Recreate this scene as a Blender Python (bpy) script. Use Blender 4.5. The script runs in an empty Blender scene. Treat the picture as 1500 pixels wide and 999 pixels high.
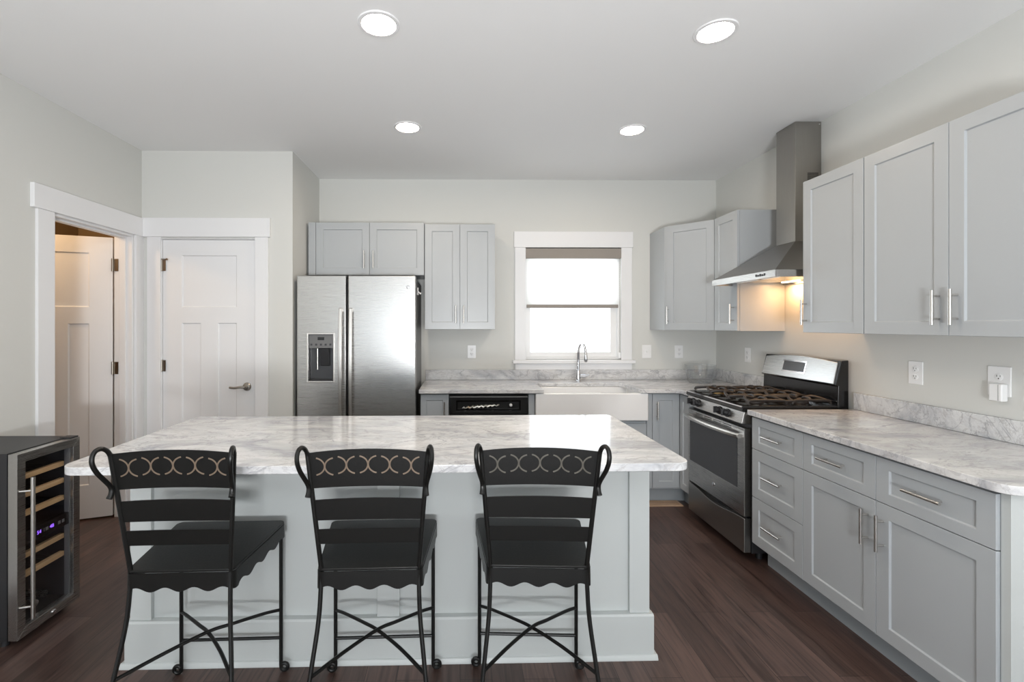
import bpy, bmesh, math, random
from mathutils import Vector, Matrix
R = math.radians
SC = bpy.context.scene
COL = SC.collection
random.seed(7)

# ------------------------------------------------------------------ camera
EYE = 1.4127
F_PX = 690.0
cam_d = bpy.data.cameras.new('camera'); cam = bpy.data.objects.new('camera', cam_d); COL.objects.link(cam)
cam.location = (0, 0, EYE)
cam.rotation_euler = (R(90), 0, -0.0122)
cam_d.sensor_width = 36.0; cam_d.sensor_fit = 'HORIZONTAL'
cam_d.lens = F_PX / 1500 * 36
cam_d.shift_x = (750 - 682.4) / 1500
cam_d.shift_y = -(499.5 - 475.6) / 1500
cam_d.clip_start = 0.02
SC.camera = cam

# ------------------------------------------------------------------ view, sky, lights
SC.view_settings.view_transform = 'Standard'
SC.view_settings.look = 'None'
SC.view_settings.exposure = 0.14
SC.view_settings.gamma = 1.0
SC.view_settings.use_curve_mapping = False
SC.cycles.use_denoising = True
SC.cycles.max_bounces = 10
SC.cycles.diffuse_bounces = 6
SC.cycles.glossy_bounces = 5
SC.cycles.transmission_bounces = 8
SC.cycles.transparent_max_bounces = 12
SC.cycles.sample_clamp_indirect = 6.0
SC.cycles.caustics_reflective = False
SC.cycles.caustics_refractive = False

SKY = 4.2            # overcast daylight outside the windows
DAY = 27.0           # watts per rear window
LENS = 100.0          # radiance of the ceiling downlights
world = bpy.data.worlds.new('overcast'); SC.world = world; world.use_nodes = True
bgn = world.node_tree.nodes['Background']
bgn.inputs[0].default_value = (0.88, 0.94, 1.0, 1); bgn.inputs[1].default_value = SKY

def area(name, loc, rot, sx, sy, watts, color):
    d = bpy.data.lights.new(name, 'AREA'); d.shape = 'RECTANGLE'; d.size = sx; d.size_y = sy
    d.energy = watts; d.color = color
    o = bpy.data.objects.new(name, d); COL.objects.link(o); o.location = loc; o.rotation_euler = rot
    return o
REAR_Y = -4.2
REAR_WIN = ((-2.25, -0.45), (0.35, 2.05))
for (a, b) in REAR_WIN:
    area('rear_window_daylight', ((a + b) / 2, REAR_Y - 0.06, 1.16), (R(90), 0, 0), b - a, 2.0, DAY, (0.70, 0.85, 1.0))
# added fill aimed at the ceiling from behind the camera, an assumed bounced flash
fl_ = area('ceiling_fill', (0.1, -1.7, 0.9), (R(180 - 22), 0, 0), 0.6, 0.6, 168.0, (0.97, 0.985, 1.0))
# daylight in the small room behind the ajar door comes from its own warm ceiling bulb
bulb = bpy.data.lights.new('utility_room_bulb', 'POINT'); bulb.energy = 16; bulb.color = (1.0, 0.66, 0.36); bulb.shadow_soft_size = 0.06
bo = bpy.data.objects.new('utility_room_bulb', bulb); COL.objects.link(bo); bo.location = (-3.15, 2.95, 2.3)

# ------------------------------------------------------------------ node helpers
def mat(name):
    m = bpy.data.materials.new(name); m.use_nodes = True
    nt = m.node_tree; nt.nodes.clear()
    out = nt.nodes.new('ShaderNodeOutputMaterial'); return m, nt, out
def N(nt, kind, **kw):
    n = nt.nodes.new(kind)
    for k, v in kw.items():
        if k.startswith('i_'): n.inputs[k[2:].replace('_', ' ')].default_value = v
        else: setattr(n, k, v)
    return n
def L(nt, a, b): nt.links.new(a, b)
def srgb(r, g, b):
    f = lambda c: ((c / 255 + 0.055) / 1.055) ** 2.4 if c > 10 else c / 255 / 12.92
    return (f(r), f(g), f(b), 1)
def ramp(nt, stops, fac=None):
    n = nt.nodes.new('ShaderNodeValToRGB'); e = n.color_ramp.elements
    while len(e) < len(stops): e.new(0.5)
    for i, (p, c) in enumerate(stops): e[i].position = p; e[i].color = c
    if fac is not None: L(nt, fac, n.inputs[0])
    return n
def plain(name, color, rough=0.5, metal=0.0, spec=0.5, bump=0.0, bscale=200, coat=0.0, var=0.0):
    """paint, metal or plastic with a faint procedural surface variation"""
    m, nt, out = mat(name)
    p = N(nt, 'ShaderNodeBsdfPrincipled'); L(nt, p.outputs[0], out.inputs[0])
    p.inputs['Base Color'].default_value = color; p.inputs['Roughness'].default_value = rough
    p.inputs['Metallic'].default_value = metal; p.inputs['Specular IOR Level'].default_value = spec
    p.inputs['Coat Weight'].default_value = coat; p.inputs['Coat Roughness'].default_value = 0.1
    tc = N(nt, 'ShaderNodeTexCoord')
    nz = N(nt, 'ShaderNodeTexNoise'); nz.inputs['Scale'].default_value = bscale; nz.inputs['Detail'].default_value = 3
    L(nt, tc.outputs['Object'], nz.inputs['Vector'])
    if bump:
        b = N(nt, 'ShaderNodeBump'); b.inputs['Strength'].default_value = bump; b.inputs['Distance'].default_value = 0.002
        L(nt, nz.outputs['Fac'], b.inputs['Height']); L(nt, b.outputs[0], p.inputs['Normal'])
    if var:
        mr = N(nt, 'ShaderNodeMapRange'); L(nt, nz.outputs['Fac'], mr.inputs['Value'])
        mr.inputs['To Min'].default_value = max(0.02, rough - var); mr.inputs['To Max'].default_value = rough + var
        L(nt, mr.outputs[0], p.inputs['Roughness'])
    return m
def brushed(name, color, rough, axis):
    """stainless steel with fine brushing along the given object axis"""
    m, nt, out = mat(name)
    p = N(nt, 'ShaderNodeBsdfPrincipled'); L(nt, p.outputs[0], out.inputs[0])
    p.inputs['Metallic'].default_value = 1.0
    tc = N(nt, 'ShaderNodeTexCoord'); mp = N(nt, 'ShaderNodeMapping')
    s = [900, 900, 900]; s['xyz'.index(axis)] = 6; mp.inputs['Scale'].default_value = s
    nz = N(nt, 'ShaderNodeTexNoise'); nz.inputs['Scale'].default_value = 1.0; nz.inputs['Detail'].default_value = 2
    L(nt, tc.outputs['Object'], mp.inputs[0]); L(nt, mp.outputs[0], nz.inputs['Vector'])
    lo = tuple(c * 0.95 for c in color[:3]) + (1,); hi = tuple(min(1, c * 1.05) for c in color[:3]) + (1,)
    r = ramp(nt, [(0.3, lo), (0.7, hi)], nz.outputs['Fac']); L(nt, r.outputs[0], p.inputs['Base Color'])
    mr = N(nt, 'ShaderNodeMapRange'); L(nt, nz.outputs['Fac'], mr.inputs['Value'])
    mr.inputs['To Min'].default_value = rough - 0.03; mr.inputs['To Max'].default_value = rough + 0.04
    L(nt, mr.outputs[0], p.inputs['Roughness'])
    b = N(nt, 'ShaderNodeBump'); b.inputs['Strength'].default_value = 0.03; b.inputs['Distance'].default_value = 0.0004
    L(nt, nz.outputs['Fac'], b.inputs['Height']); L(nt, b.outputs[0], p.inputs['Normal'])
    return m
def emit(name, color, strength):
    m, nt, out = mat(name); e = N(nt, 'ShaderNodeEmission'); e.inputs[0].default_value = color; e.inputs[1].default_value = strength
    L(nt, e.outputs[0], out.inputs[0]); return m
def thin_glass(name, tint, ior=1.5):
    m, nt, out = mat(name)
    t = N(nt, 'ShaderNodeBsdfTransparent'); t.inputs[0].default_value = tint
    g = N(nt, 'ShaderNodeBsdfGlossy'); g.inputs['Roughness'].default_value = 0.02
    f = N(nt, 'ShaderNodeFresnel')
    ge = N(nt, 'ShaderNodeNewGeometry'); mr = N(nt, 'ShaderNodeMapRange'); L(nt, ge.outputs['Backfacing'], mr.inputs['Value'])
    mr.inputs['To Min'].default_value = ior; mr.inputs['To Max'].default_value = 1 / ior; L(nt, mr.outputs[0], f.inputs[0])
    mx = N(nt, 'ShaderNodeMixShader'); L(nt, f.outputs[0], mx.inputs[0]); L(nt, t.outputs[0], mx.inputs[1]); L(nt, g.outputs[0], mx.inputs[2])
    L(nt, mx.outputs[0], out.inputs[0]); return m

def stone_mat():
    m, nt, out = mat('veined_grey_marble')
    p = N(nt, 'ShaderNodeBsdfPrincipled'); L(nt, p.outputs[0], out.inputs[0]); p.inputs['Roughness'].default_value = 0.12
    tc = N(nt, 'ShaderNodeTexCoord'); mp = N(nt, 'ShaderNodeMapping')
    mp.inputs['Rotation'].default_value = (0.35, 0.2, R(-24)); mp.inputs['Scale'].default_value = (1.0, 2.0, 1.7)
    L(nt, tc.outputs['Object'], mp.inputs[0])
    def noise(scale, detail, dist, rough=0.55):
        n = N(nt, 'ShaderNodeTexNoise'); n.inputs['Scale'].default_value = scale; n.inputs['Detail'].default_value = detail
        n.inputs['Distortion'].default_value = dist; n.inputs['Roughness'].default_value = rough
        L(nt, mp.outputs[0], n.inputs['Vector']); return n
    cloud = noise(2.4, 7, 1.2, 0.62)
    base = ramp(nt, [(0.28, srgb(160, 163, 170)), (0.42, srgb(193, 194, 197)), (0.56, srgb(216, 216, 216)), (0.75, srgb(230, 230, 230))], cloud.outputs['Fac'])
    warm = noise(1.1, 4, 0.8)
    wr = ramp(nt, [(0.50, (0, 0, 0, 1)), (0.68, (0.45, 0.45, 0.45, 1))], warm.outputs['Fac'])
    mixw = N(nt, 'ShaderNodeMixRGB'); mixw.blend_type = 'MULTIPLY'; mixw.inputs[2].default_value = (0.93, 0.89, 0.85, 1)
    L(nt, wr.outputs[0], mixw.inputs[0]); L(nt, base.outputs[0], mixw.inputs[1])
    last = mixw
    for sc, dist, w, colr, amt in ((1.7, 1.6, 0.018, srgb(140, 140, 146), 0.62), (3.6, 1.8, 0.020, srgb(158, 153, 151), 0.45), (8.0, 1.2, 0.03, srgb(178, 177, 180), 0.35)):
        v = noise(sc, 6, dist, 0.6)
        sub = N(nt, 'ShaderNodeMath', operation='SUBTRACT'); sub.inputs[1].default_value = 0.5; L(nt, v.outputs['Fac'], sub.inputs[0])
        ab = N(nt, 'ShaderNodeMath', operation='ABSOLUTE'); L(nt, sub.outputs[0], ab.inputs[0])
        rr = ramp(nt, [(0.0, (amt,) * 3 + (1,)), (w, (0, 0, 0, 1))], ab.outputs[0])
        mx = N(nt, 'ShaderNodeMixRGB'); mx.inputs[2].default_value = colr
        L(nt, rr.outputs[0], mx.inputs[0]); L(nt, last.outputs[0], mx.inputs[1]); last = mx
    L(nt, last.outputs[0], p.inputs['Base Color'])
    return m

def floor_mat():
    m, nt, out = mat('dark_walnut_planks')
    p = N(nt, 'ShaderNodeBsdfPrincipled'); L(nt, p.outputs[0], out.inputs[0])
    tc = N(nt, 'ShaderNodeTexCoord'); sep = N(nt, 'ShaderNodeSeparateXYZ'); L(nt, tc.outputs['Object'], sep.inputs[0])
    cmb = N(nt, 'ShaderNodeCombineXYZ'); L(nt, sep.outputs['Y'], cmb.inputs['X']); L(nt, sep.outputs['X'], cmb.inputs['Y'])
    br = N(nt, 'ShaderNodeTexBrick'); br.offset = 0.37; br.offset_frequency = 2; br.squash = 1
    br.inputs['Scale'].default_value = 1; br.inputs['Brick Width'].default_value = 1.15; br.inputs['Row Height'].default_value = 0.127
    br.inputs['Mortar Size'].default_value = 0.0012; br.inputs['Mortar Smooth'].default_value = 0.2; br.inputs['Bias'].default_value = 0
    br.inputs['Color1'].default_value = srgb(70, 54, 49); br.inputs['Color2'].default_value = srgb(94, 75, 69); br.inputs['Mortar'].default_value = srgb(24, 16, 14)
    L(nt, cmb.outputs[0], br.inputs['Vector'])
    mp = N(nt, 'ShaderNodeMapping'); mp.inputs['Scale'].default_value = (20, 1.3, 1); L(nt, tc.outputs['Object'], mp.inputs[0])
    g = N(nt, 'ShaderNodeTexNoise'); g.inputs['Scale'].default_value = 1.6; g.inputs['Detail'].default_value = 6; g.inputs['Distortion'].default_value = 1.6
    L(nt, mp.outputs[0], g.inputs['Vector'])
    gr = ramp(nt, [(0.32, (0.42, 0.40, 0.39, 1)), (0.5, (0.95, 0.93, 0.92, 1)), (0.7, (1.35, 1.30, 1.28, 1))], g.outputs['Fac'])
    mx = N(nt, 'ShaderNodeMixRGB'); mx.blend_type = 'MULTIPLY'; mx.inputs[0].default_value = 0.85
    L(nt, br.outputs['Color'], mx.inputs[1]); L(nt, gr.outputs[0], mx.inputs[2]); L(nt, mx.outputs[0], p.inputs['Base Color'])
    rr = N(nt, 'ShaderNodeMapRange'); L(nt, g.outputs['Fac'], rr.inputs['Value']); rr.inputs['To Min'].default_value = 0.24; rr.inputs['To Max'].default_value = 0.42
    L(nt, rr.outputs[0], p.inputs['Roughness'])
    b = N(nt, 'ShaderNodeBump'); b.inputs['Strength'].default_value = 0.25; b.inputs['Distance'].default_value = 0.002
    sm = N(nt, 'ShaderNodeMath', operation='MULTIPLY_ADD'); sm.inputs[1].default_value = -2.0
    L(nt, br.outputs['Fac'], sm.inputs[0]); L(nt, g.outputs['Fac'], sm.inputs[2])
    L(nt, sm.outputs[0], b.inputs['Height']); L(nt, b.outputs[0], p.inputs['Normal'])
    return m
def wood_mat(name, c1, c2, axis='x', rough=0.45):
    m, nt, out = mat(name)
    p = N(nt, 'ShaderNodeBsdfPrincipled'); L(nt, p.outputs[0], out.inputs[0]); p.inputs['Roughness'].default_value = rough
    tc = N(nt, 'ShaderNodeTexCoord'); mp = N(nt, 'ShaderNodeMapping')
    s = [60, 60, 60]; s['xyz'.index(axis)] = 4; mp.inputs['Scale'].default_value = s; L(nt, tc.outputs['Object'], mp.inputs[0])
    n = N(nt, 'ShaderNodeTexNoise'); n.inputs['Detail'].default_value = 4; n.inputs['Distortion'].default_value = 0.6; n.inputs['Scale'].default_value = 1
    L(nt, mp.outputs[0], n.inputs['Vector']); r = ramp(nt, [(0.3, c1), (0.7, c2)], n.outputs['Fac']); L(nt, r.outputs[0], p.inputs['Base Color'])
    return m
def blind_mat():
    m, nt, out = mat('blind_fabric')
    tc = N(nt, 'ShaderNodeTexCoord'); mp = N(nt, 'ShaderNodeMapping'); mp.inputs['Scale'].default_value = (40, 40, 900); L(nt, tc.outputs['Object'], mp.inputs[0])
    n = N(nt, 'ShaderNodeTexNoise'); n.inputs['Detail'].default_value = 3; n.inputs['Scale'].default_value = 1; L(nt, mp.outputs[0], n.inputs['Vector'])
    r = ramp(nt, [(0.3, (0.88, 0.875, 0.86, 1)), (0.7, (0.98, 0.98, 0.97, 1))], n.outputs['Fac'])
    t = N(nt, 'ShaderNodeBsdfTranslucent'); d = N(nt, 'ShaderNodeBsdfDiffuse'); mx = N(nt, 'ShaderNodeMixShader'); mx.inputs[0].default_value = 0.20
    L(nt, r.outputs[0], t.inputs[0]); L(nt, r.outputs[0], d.inputs[0]); L(nt, t.outputs[0], mx.inputs[1]); L(nt, d.outputs[0], mx.inputs[2]); L(nt, mx.outputs[0], out.inputs[0])
    return m

M = dict(
    wall=plain('wall_paint', srgb(212, 212, 208), 0.75, bump=0.05, bscale=350),
    ceil=plain('ceiling_paint', srgb(236, 236, 236), 0.85, bump=0.05, bscale=350),
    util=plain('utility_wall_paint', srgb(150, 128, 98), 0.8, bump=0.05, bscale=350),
    trim=plain('white_trim_paint', srgb(232, 232, 233), 0.35, bump=0.02, bscale=120),
    cab=plain('cabinet_paint', srgb(173, 177, 180), 0.30, bump=0.03, bscale=90, var=0.05),
    isl=plain('island_paint', srgb(193, 197, 196), 0.42, bump=0.03, bscale=90),
    toe=plain('toe_kick_board', srgb(158, 164, 168), 0.6, bump=0.05),
    stone=stone_mat(), floor=floor_mat(),
    steel_x=brushed('stainless_steel', (0.47, 0.46, 0.445, 1), 0.27, 'x'),
    steel_d=brushed('stainless_steel_dark', (0.33, 0.32, 0.305, 1), 0.34, 'x'),
    steel_z=brushed('stainless_steel_upright', (0.36, 0.345, 0.32, 1), 0.32, 'z'),
    nickel=plain('brushed_nickel', (0.66, 0.64, 0.61, 1), 0.26, 1.0),
    bronze=plain('aged_nickel', (0.34, 0.31, 0.27, 1), 0.3, 1.0, var=0.05),
    chrome=plain('chrome', (0.78, 0.78, 0.80, 1), 0.07, 1.0, var=0.02),
    iron=plain('black_wrought_iron', srgb(17, 17, 16), 0.38, 0.0, 0.34, bump=0.10, bscale=160, var=0.08),
    inlay=plain('faded_bronze_inlay', srgb(110, 94, 79), 0.55, 0.15, bump=0.2, bscale=300),
    inlay_dim=plain('darker_bronze_inlay', srgb(76, 72, 64), 0.55, 0.1, bump=0.2, bscale=300),  # darker copy of the inlay tone, used on one stool
    black=plain('black_enamel', srgb(24, 24, 25), 0.16, bump=0.01, var=0.03),
    blackm=plain('black_plastic', srgb(38, 38, 40), 0.45, bump=0.05),
    cast=plain('cast_iron', srgb(44, 38, 35), 0.5, bump=0.25, bscale=500),
    brass=plain('brass_burner', (0.60, 0.42, 0.20, 1), 0.35, 1.0, var=0.08),
    greyp=plain('grey_plastic', srgb(108, 108, 108), 0.4, bump=0.03),
    dgrey=plain('dark_grey_plastic', srgb(62, 63, 66), 0.25, bump=0.03),
    ceramic=plain('white_fireclay', srgb(236, 236, 236), 0.10, bump=0.01, bscale=40, coat=0.3),
    white=plain('white_plastic', srgb(238, 238, 238), 0.35, bump=0.02),
    slot=plain('outlet_slot', srgb(60, 58, 56), 0.6, bump=0.02),
    taupe=plain('taupe_fabric', srgb(150, 143, 136), 0.8, bump=0.3, bscale=900),
    blind=blind_mat(),
    rack=wood_mat('beech_rack', srgb(226, 184, 128), srgb(240, 205, 155), 'x'),  # wood colour lightened in place of a light inside the cooler
    grille=wood_mat('oak_register', srgb(176, 146, 118), srgb(196, 168, 142), 'x'),
    glass=thin_glass('window_glass', (0.97, 0.98, 0.98, 1)),
    crystal_thin=thin_glass('clear_cut_glass', (0.94, 0.95, 0.955, 1), 1.9),
    tint=thin_glass('tinted_glass', (0.90, 0.90, 0.92, 1)),
    lens=emit('downlight_lens', (1.0, 0.83, 0.64, 1), LENS),
    strip=emit('hood_lamp', (1.0, 0.72, 0.42, 1), 7.0),
    violet=emit('violet_digits', (0.30, 0.12, 1.0, 1), 1.8),
    orange=plain('orange_capsule', srgb(196, 98, 44), 0.35, bump=0.05),
    foil=plain('silver_foil', (0.72, 0.69, 0.62, 1), 0.28, 1.0, var=0.06),
    bottle=plain('dark_bottle_glass', srgb(20, 26, 20), 0.08, bump=0.01),
)

# ------------------------------------------------------------------ mesh helpers
class MB:
    """collects shapes that become ONE mesh object"""
    def __init__(s): s.bm = bmesh.new()
    def box(s, x0, x1, y0, y1, z0, z1):
        v = [s.bm.verts.new(c) for c in ((x0, y0, z0), (x1, y0, z0), (x1, y1, z0), (x0, y1, z0), (x0, y0, z1), (x1, y0, z1), (x1, y1, z1), (x0, y1, z1))]
        for f in ((0, 3, 2, 1), (4, 5, 6, 7), (0, 1, 5, 4), (1, 2, 6, 5), (2, 3, 7, 6), (3, 0, 4, 7)): s.bm.faces.new([v[i] for i in f])
        return s
    def prism(s, poly, axis, a, b):
        """polygon extruded along an axis; poly in the two other axes in xyz order"""
        def pt(p, t):
            return {'x': (t, p[0], p[1]), 'y': (p[0], t, p[1]), 'z': (p[0], p[1], t)}[axis]
        A = [s.bm.verts.new(pt(p, a)) for p in poly]; B = [s.bm.verts.new(pt(p, b)) for p in poly]
        s.bm.faces.new(A); s.bm.faces.new(B[::-1])
        for i in range(len(poly)):
            j = (i + 1) % len(poly); s.bm.faces.new((A[i], B[i], B[j], A[j]))
        return s
    def tube(s, pts, r, n=10, closed=False, cap=True):
        P = [Vector(p) for p in pts]; m = len(P)
        rad = r if isinstance(r, (list, tuple)) else [r] * m
        def tan(i):
            if closed: return (P[(i + 1) % m] - P[i - 1]).normalized()
            return (P[min(i + 1, m - 1)] - P[max(i - 1, 0)]).normalized()
        t = tan(0); u = t.orthogonal().normalized(); rings = []
        for i in range(m):
            t2 = tan(i); q = t.rotation_difference(t2); u = (q @ u); u = (u - t2 * u.dot(t2)).normalized(); t = t2; w = t.cross(u)
            rings.append([s.bm.verts.new(P[i] + (u * math.cos(2 * math.pi * k / n) + w * math.sin(2 * math.pi * k / n)) * rad[i]) for k in range(n)])
        for i in range(m if closed else m - 1):
            a, b = rings[i], rings[(i + 1) % m]
            for k in range(n): s.bm.faces.new((a[k], a[(k + 1) % n], b[(k + 1) % n], b[k]))
        if cap and not closed: s.bm.faces.new(rings[0][::-1]); s.bm.faces.new(rings[-1])
        return s
    def cyl(s, p0, p1, r0, r1=None, n=20):
        return s.tube([p0, p1], [r0, r0 if r1 is None else r1], n)
    def lathe(s, prof, c=(0, 0, 0), n=32, axis='z', close=False, flute=None):
        """profile of (radius, height) spun about an axis through c"""
        rings = []
        for i, (r, h) in enumerate(prof):
            ring = []
            for k in range(n):
                a = 2 * math.pi * k / n; rr = r * (flute(k, i) if flute else 1)
                x, y = rr * math.cos(a), rr * math.sin(a)
                p = {'z': (x, y, h), 'y': (x, h, y), 'x': (h, x, y)}[axis]
                ring.append(s.bm.verts.new((p[0] + c[0], p[1] + c[1], p[2] + c[2])))
            rings.append(ring)
        pairs = list(zip(rings, rings[1:])) + ([(rings[-1], rings[0])] if close else [])
        for a, b in pairs:
            for k in range(n): s.bm.faces.new((a[k], a[(k + 1) % n], b[(k + 1) % n], b[k]))
        if not close:
            s.bm.faces.new(rings[0][::-1]); s.bm.faces.new(rings[-1])
        return s
    def paneled(s, w, h, t, panels, d=0.008, sl=0.004):
        """board w x h x t facing -y with recessed rectangular panels"""
        xs = sorted({0, w} | {p[0] for p in panels} | {p[1] for p in panels}); zs = sorted({0, h} | {p[2] for p in panels} | {p[3] for p in panels})
        bm = s.bm; V = {(x, z): bm.verts.new((x, 0, z)) for x in xs for z in zs}
        for i in range(len(xs) - 1):
            for j in range(len(zs) - 1):
                cx, cz = (xs[i] + xs[i + 1]) / 2, (zs[j] + zs[j + 1]) / 2
                if any(p[0] < cx < p[1] and p[2] < cz < p[3] for p in panels): continue
                bm.faces.new((V[xs[i], zs[j]], V[xs[i + 1], zs[j]], V[xs[i + 1], zs[j + 1]], V[xs[i], zs[j + 1]]))
        for (x0, x1, z0, z1) in panels:
            I = [bm.verts.new(c) for c in ((x0 + sl, d, z0 + sl), (x1 - sl, d, z0 + sl), (x1 - sl, d, z1 - sl), (x0 + sl, d, z1 - sl))]
            bx = [x for x in xs if x0 <= x <= x1]; bz = [z for z in zs if z0 <= z <= z1]
            bm.faces.new([V[x, z0] for x in bx] + [I[1], I[0]]); bm.faces.new([V[x1, z] for z in bz] + [I[2], I[1]])
            bm.faces.new([V[x, z1] for x in bx[::-1]] + [I[3], I[2]]); bm.faces.new([V[x0, z] for z in bz[::-1]] + [I[0], I[3]])
            bm.faces.new(I)
        K = [bm.verts.new(c) for c in ((0, t, 0), (w, t, 0), (w, t, h), (0, t, h))]
        bm.faces.new(K[::-1])
        bm.faces.new([V[x, 0] for x in xs[::-1]] + [K[0], K[1]]); bm.faces.new([V[w, z] for z in zs[::-1]] + [K[1], K[2]])
        bm.faces.new([V[x, h] for x in xs] + [K[2], K[3]]); bm.faces.new([V[0, z] for z in zs] + [K[3], K[0]])
        return s
    def build(s, name, m, parent=None, bevel=0.0, seg=2, loc=None, smooth=35):
        bmesh.ops.recalc_face_normals(s.bm, faces=s.bm.faces)
        me = bpy.data.meshes.new(name); s.bm.to_mesh(me); s.bm.free()
        me.materials.append(M[m] if isinstance(m, str) else m)
        for p in me.polygons: p.use_smooth = True
        me.set_sharp_from_angle(angle=R(smooth))
        o = bpy.data.objects.new(name, me); COL.objects.link(o)
        if loc: o.location = loc
        if parent: o.parent = parent
        if bevel:
            b = o.modifiers.new('edge', 'BEVEL'); b.width = bevel; b.segments = seg; b.limit_method = 'ANGLE'; b.angle_limit = R(40); b.harden_normals = True
        return o
def tag(o, label, cat, group=None):
    o['label'] = label; o['category'] = cat
    if group: o['group'] = group
    return o
def thing(name, label, cat, loc=(0, 0, 0), rz=0.0, group=None):
    o = bpy.data.objects.new(name, None); COL.objects.link(o); o.empty_display_size = 0.1
    o.location = loc; o.rotation_euler = (0, 0, rz)
    return tag(o, label, cat, group)
def struct(o): o['kind'] = 'structure'; return o
def copy_tree(o, parent=None):
    c = o.copy(); COL.objects.link(c)
    if parent: c.parent = parent
    for ch in list(o.children): copy_tree(ch, c)
    return c
def arc(cx, cy, r, a0, a1, n):
    return [(cx + r * math.cos(R(a0 + (a1 - a0) * i / n)), cy + r * math.sin(R(a0 + (a1 - a0) * i / n))) for i in range(n + 1)]
def spline(pts, n=8):
    """Catmull-Rom through 3-D points"""
    P = [Vector(p) for p in pts]; P = [P[0] * 2 - P[1]] + P + [P[-1] * 2 - P[-2]]; outp = []
    for i in range(1, len(P) - 2):
        for k in range(n):
            t = k / n; a, b, c, d = P[i - 1], P[i], P[i + 1], P[i + 2]
            outp.append(0.5 * ((2 * b) + (c - a) * t + (2 * a - 5 * b + 4 * c - d) * t * t + (3 * b - a - 3 * c + d) * t ** 3))
    outp.append(P[-2]); return outp
def text_mesh(body, name, m, size, parent, loc, rot=(R(90), 0, 0), depth=0.0006):
    cu = bpy.data.curves.new(name, 'FONT'); cu.body = body; cu.size = size; cu.extrude = depth; cu.align_x = 'CENTER'; cu.align_y = 'CENTER'
    to = bpy.data.objects.new(name + '_curve', cu); COL.objects.link(to)
    dg = bpy.context.evaluated_depsgraph_get(); me = bpy.data.meshes.new_from_object(to.evaluated_get(dg))
    bpy.data.objects.remove(to); bpy.data.curves.remove(cu)
    me.materials.clear(); me.materials.append(M[m]); me.name = name
    o = bpy.data.objects.new(name, me); COL.objects.link(o); o.parent = parent; o.location = loc; o.rotation_euler = rot
    return o

# ------------------------------------------------------------------ the room
XL, XR, YB, ZC = -2.41, 2.339, 4.275, 2.73
YP, XP = 3.596, -1.273            # front of the pantry wall, side wall beside the fridge
WX0, WX1, WZ0, WZ1 = 0.59, 1.468, 1.094, 2.113       # window opening
DY0, DY1, DZ = 2.814, 3.508, 2.078                   # ajar door opening in the left wall
PX0, PX1 = -2.263, -1.548                            # pantry door opening
struct(MB().box(-4.5, 2.46, -4.35, 4.4, -0.1, 0).build('floor', 'floor'))
struct(MB().box(-4.5, 2.46, -4.35, 4.4, ZC, ZC + 0.1).build('ceiling', 'ceil'))
w = MB(); w.box(-1.393, WX0, YB, YB + 0.125, 0, ZC).box(WX1, 2.46, YB, YB + 0.125, 0, ZC).box(WX0, WX1, YB, YB + 0.125, 0, WZ0).box(WX0, WX1, YB, YB + 0.125, WZ1, ZC)
struct(w.build('wall_back', 'wall'))
struct(MB().box(XR, 2.46, -4.35, YB, 0, ZC).build('wall_right', 'wall'))
w = MB(); w.box(XL - 0.13, XL, -4.35, DY0, 0, ZC).box(XL - 0.13, XL, DY1, YP, 0, ZC).box(XL - 0.13, XL, DY0, DY1, DZ, ZC)
struct(w.build('wall_left', 'wall'))
w = MB(); w.box(XL - 0.13, PX0, YP, YP + 0.12, 0, ZC).box(PX1, XP, YP, YP + 0.12, 0, ZC).box(PX0, PX1, YP, YP + 0.12, 2.066, ZC)
struct(w.build('wall_pantry', 'wall'))
struct(MB().box(XP - 0.12, XP, YP + 0.12, YB, 0, ZC).build('wall_fridge_side', 'wall'))
w = MB(); xs = [XL] + [v for p in REAR_WIN for v in p] + [XR]
for i in range(0, len(xs), 2): w.box(xs[i], xs[i + 1], REAR_Y - 0.12, REAR_Y, 0, ZC)
for a, b in REAR_WIN: w.box(a, b, REAR_Y - 0.12, REAR_Y, 0, 0.16).box(a, b, REAR_Y - 0.12, REAR_Y, 2.16, ZC)
struct(w.build('wall_rear', 'wall'))
# unseen wall added to block the sky seen through the rear windows
struct(MB().box(-6.0, 6.0, -6.4, -6.2, -0.1, 2.3).build('wall_sky_block', 'util'))
struct(MB().box(-6.0, 6.0, -6.2, -4.35, -0.15, -0.02).build('ground', 'util'))
# small utility room behind the ajar door
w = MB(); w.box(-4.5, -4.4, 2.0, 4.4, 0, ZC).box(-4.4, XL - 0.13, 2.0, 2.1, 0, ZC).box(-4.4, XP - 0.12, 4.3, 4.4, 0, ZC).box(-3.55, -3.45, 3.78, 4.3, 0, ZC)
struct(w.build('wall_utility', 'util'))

# casings
t = MB(); x = XL + 0.018
t.box(XL, x, 2.70, 2.812, 0, 2.075).box(XL, x, 3.510, YP, 0, 2.075)
t.box(XL, XL + 0.026, 2.668, YP, 2.075, 2.213)
t.box(XL - 0.13, XL, DY0, DY0 + 0.018, 0, 2.06).box(XL - 0.13, XL, DY1 - 0.018, DY1, 0, 2.06).box(XL - 0.13, XL, DY0, DY1, 2.06, DZ)
t.box(XL - 0.075, XL - 0.035, DY0 + 0.018, DY0 + 0.03, 0, 2.05).box(XL - 0.085, XL - 0.04, DY1 - 0.03, DY1 - 0.018, 0, 2.05).box(XL - 0.085, XL - 0.04, DY0 + 0.018, DY1 - 0.018, 2.047, 2.06)
struct(t.build('trim_1', 'trim', bevel=0.002))
t = MB()
t.box(-2.360, PX0 + 0.003, YP - 0.018, YP, 0, 2.075).box(PX1 - 0.003, -1.452, YP - 0.018, YP, 0, 2.075).box(XL + 0.02, -1.436, YP - 0.026, YP, 2.075, 2.218)
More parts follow.
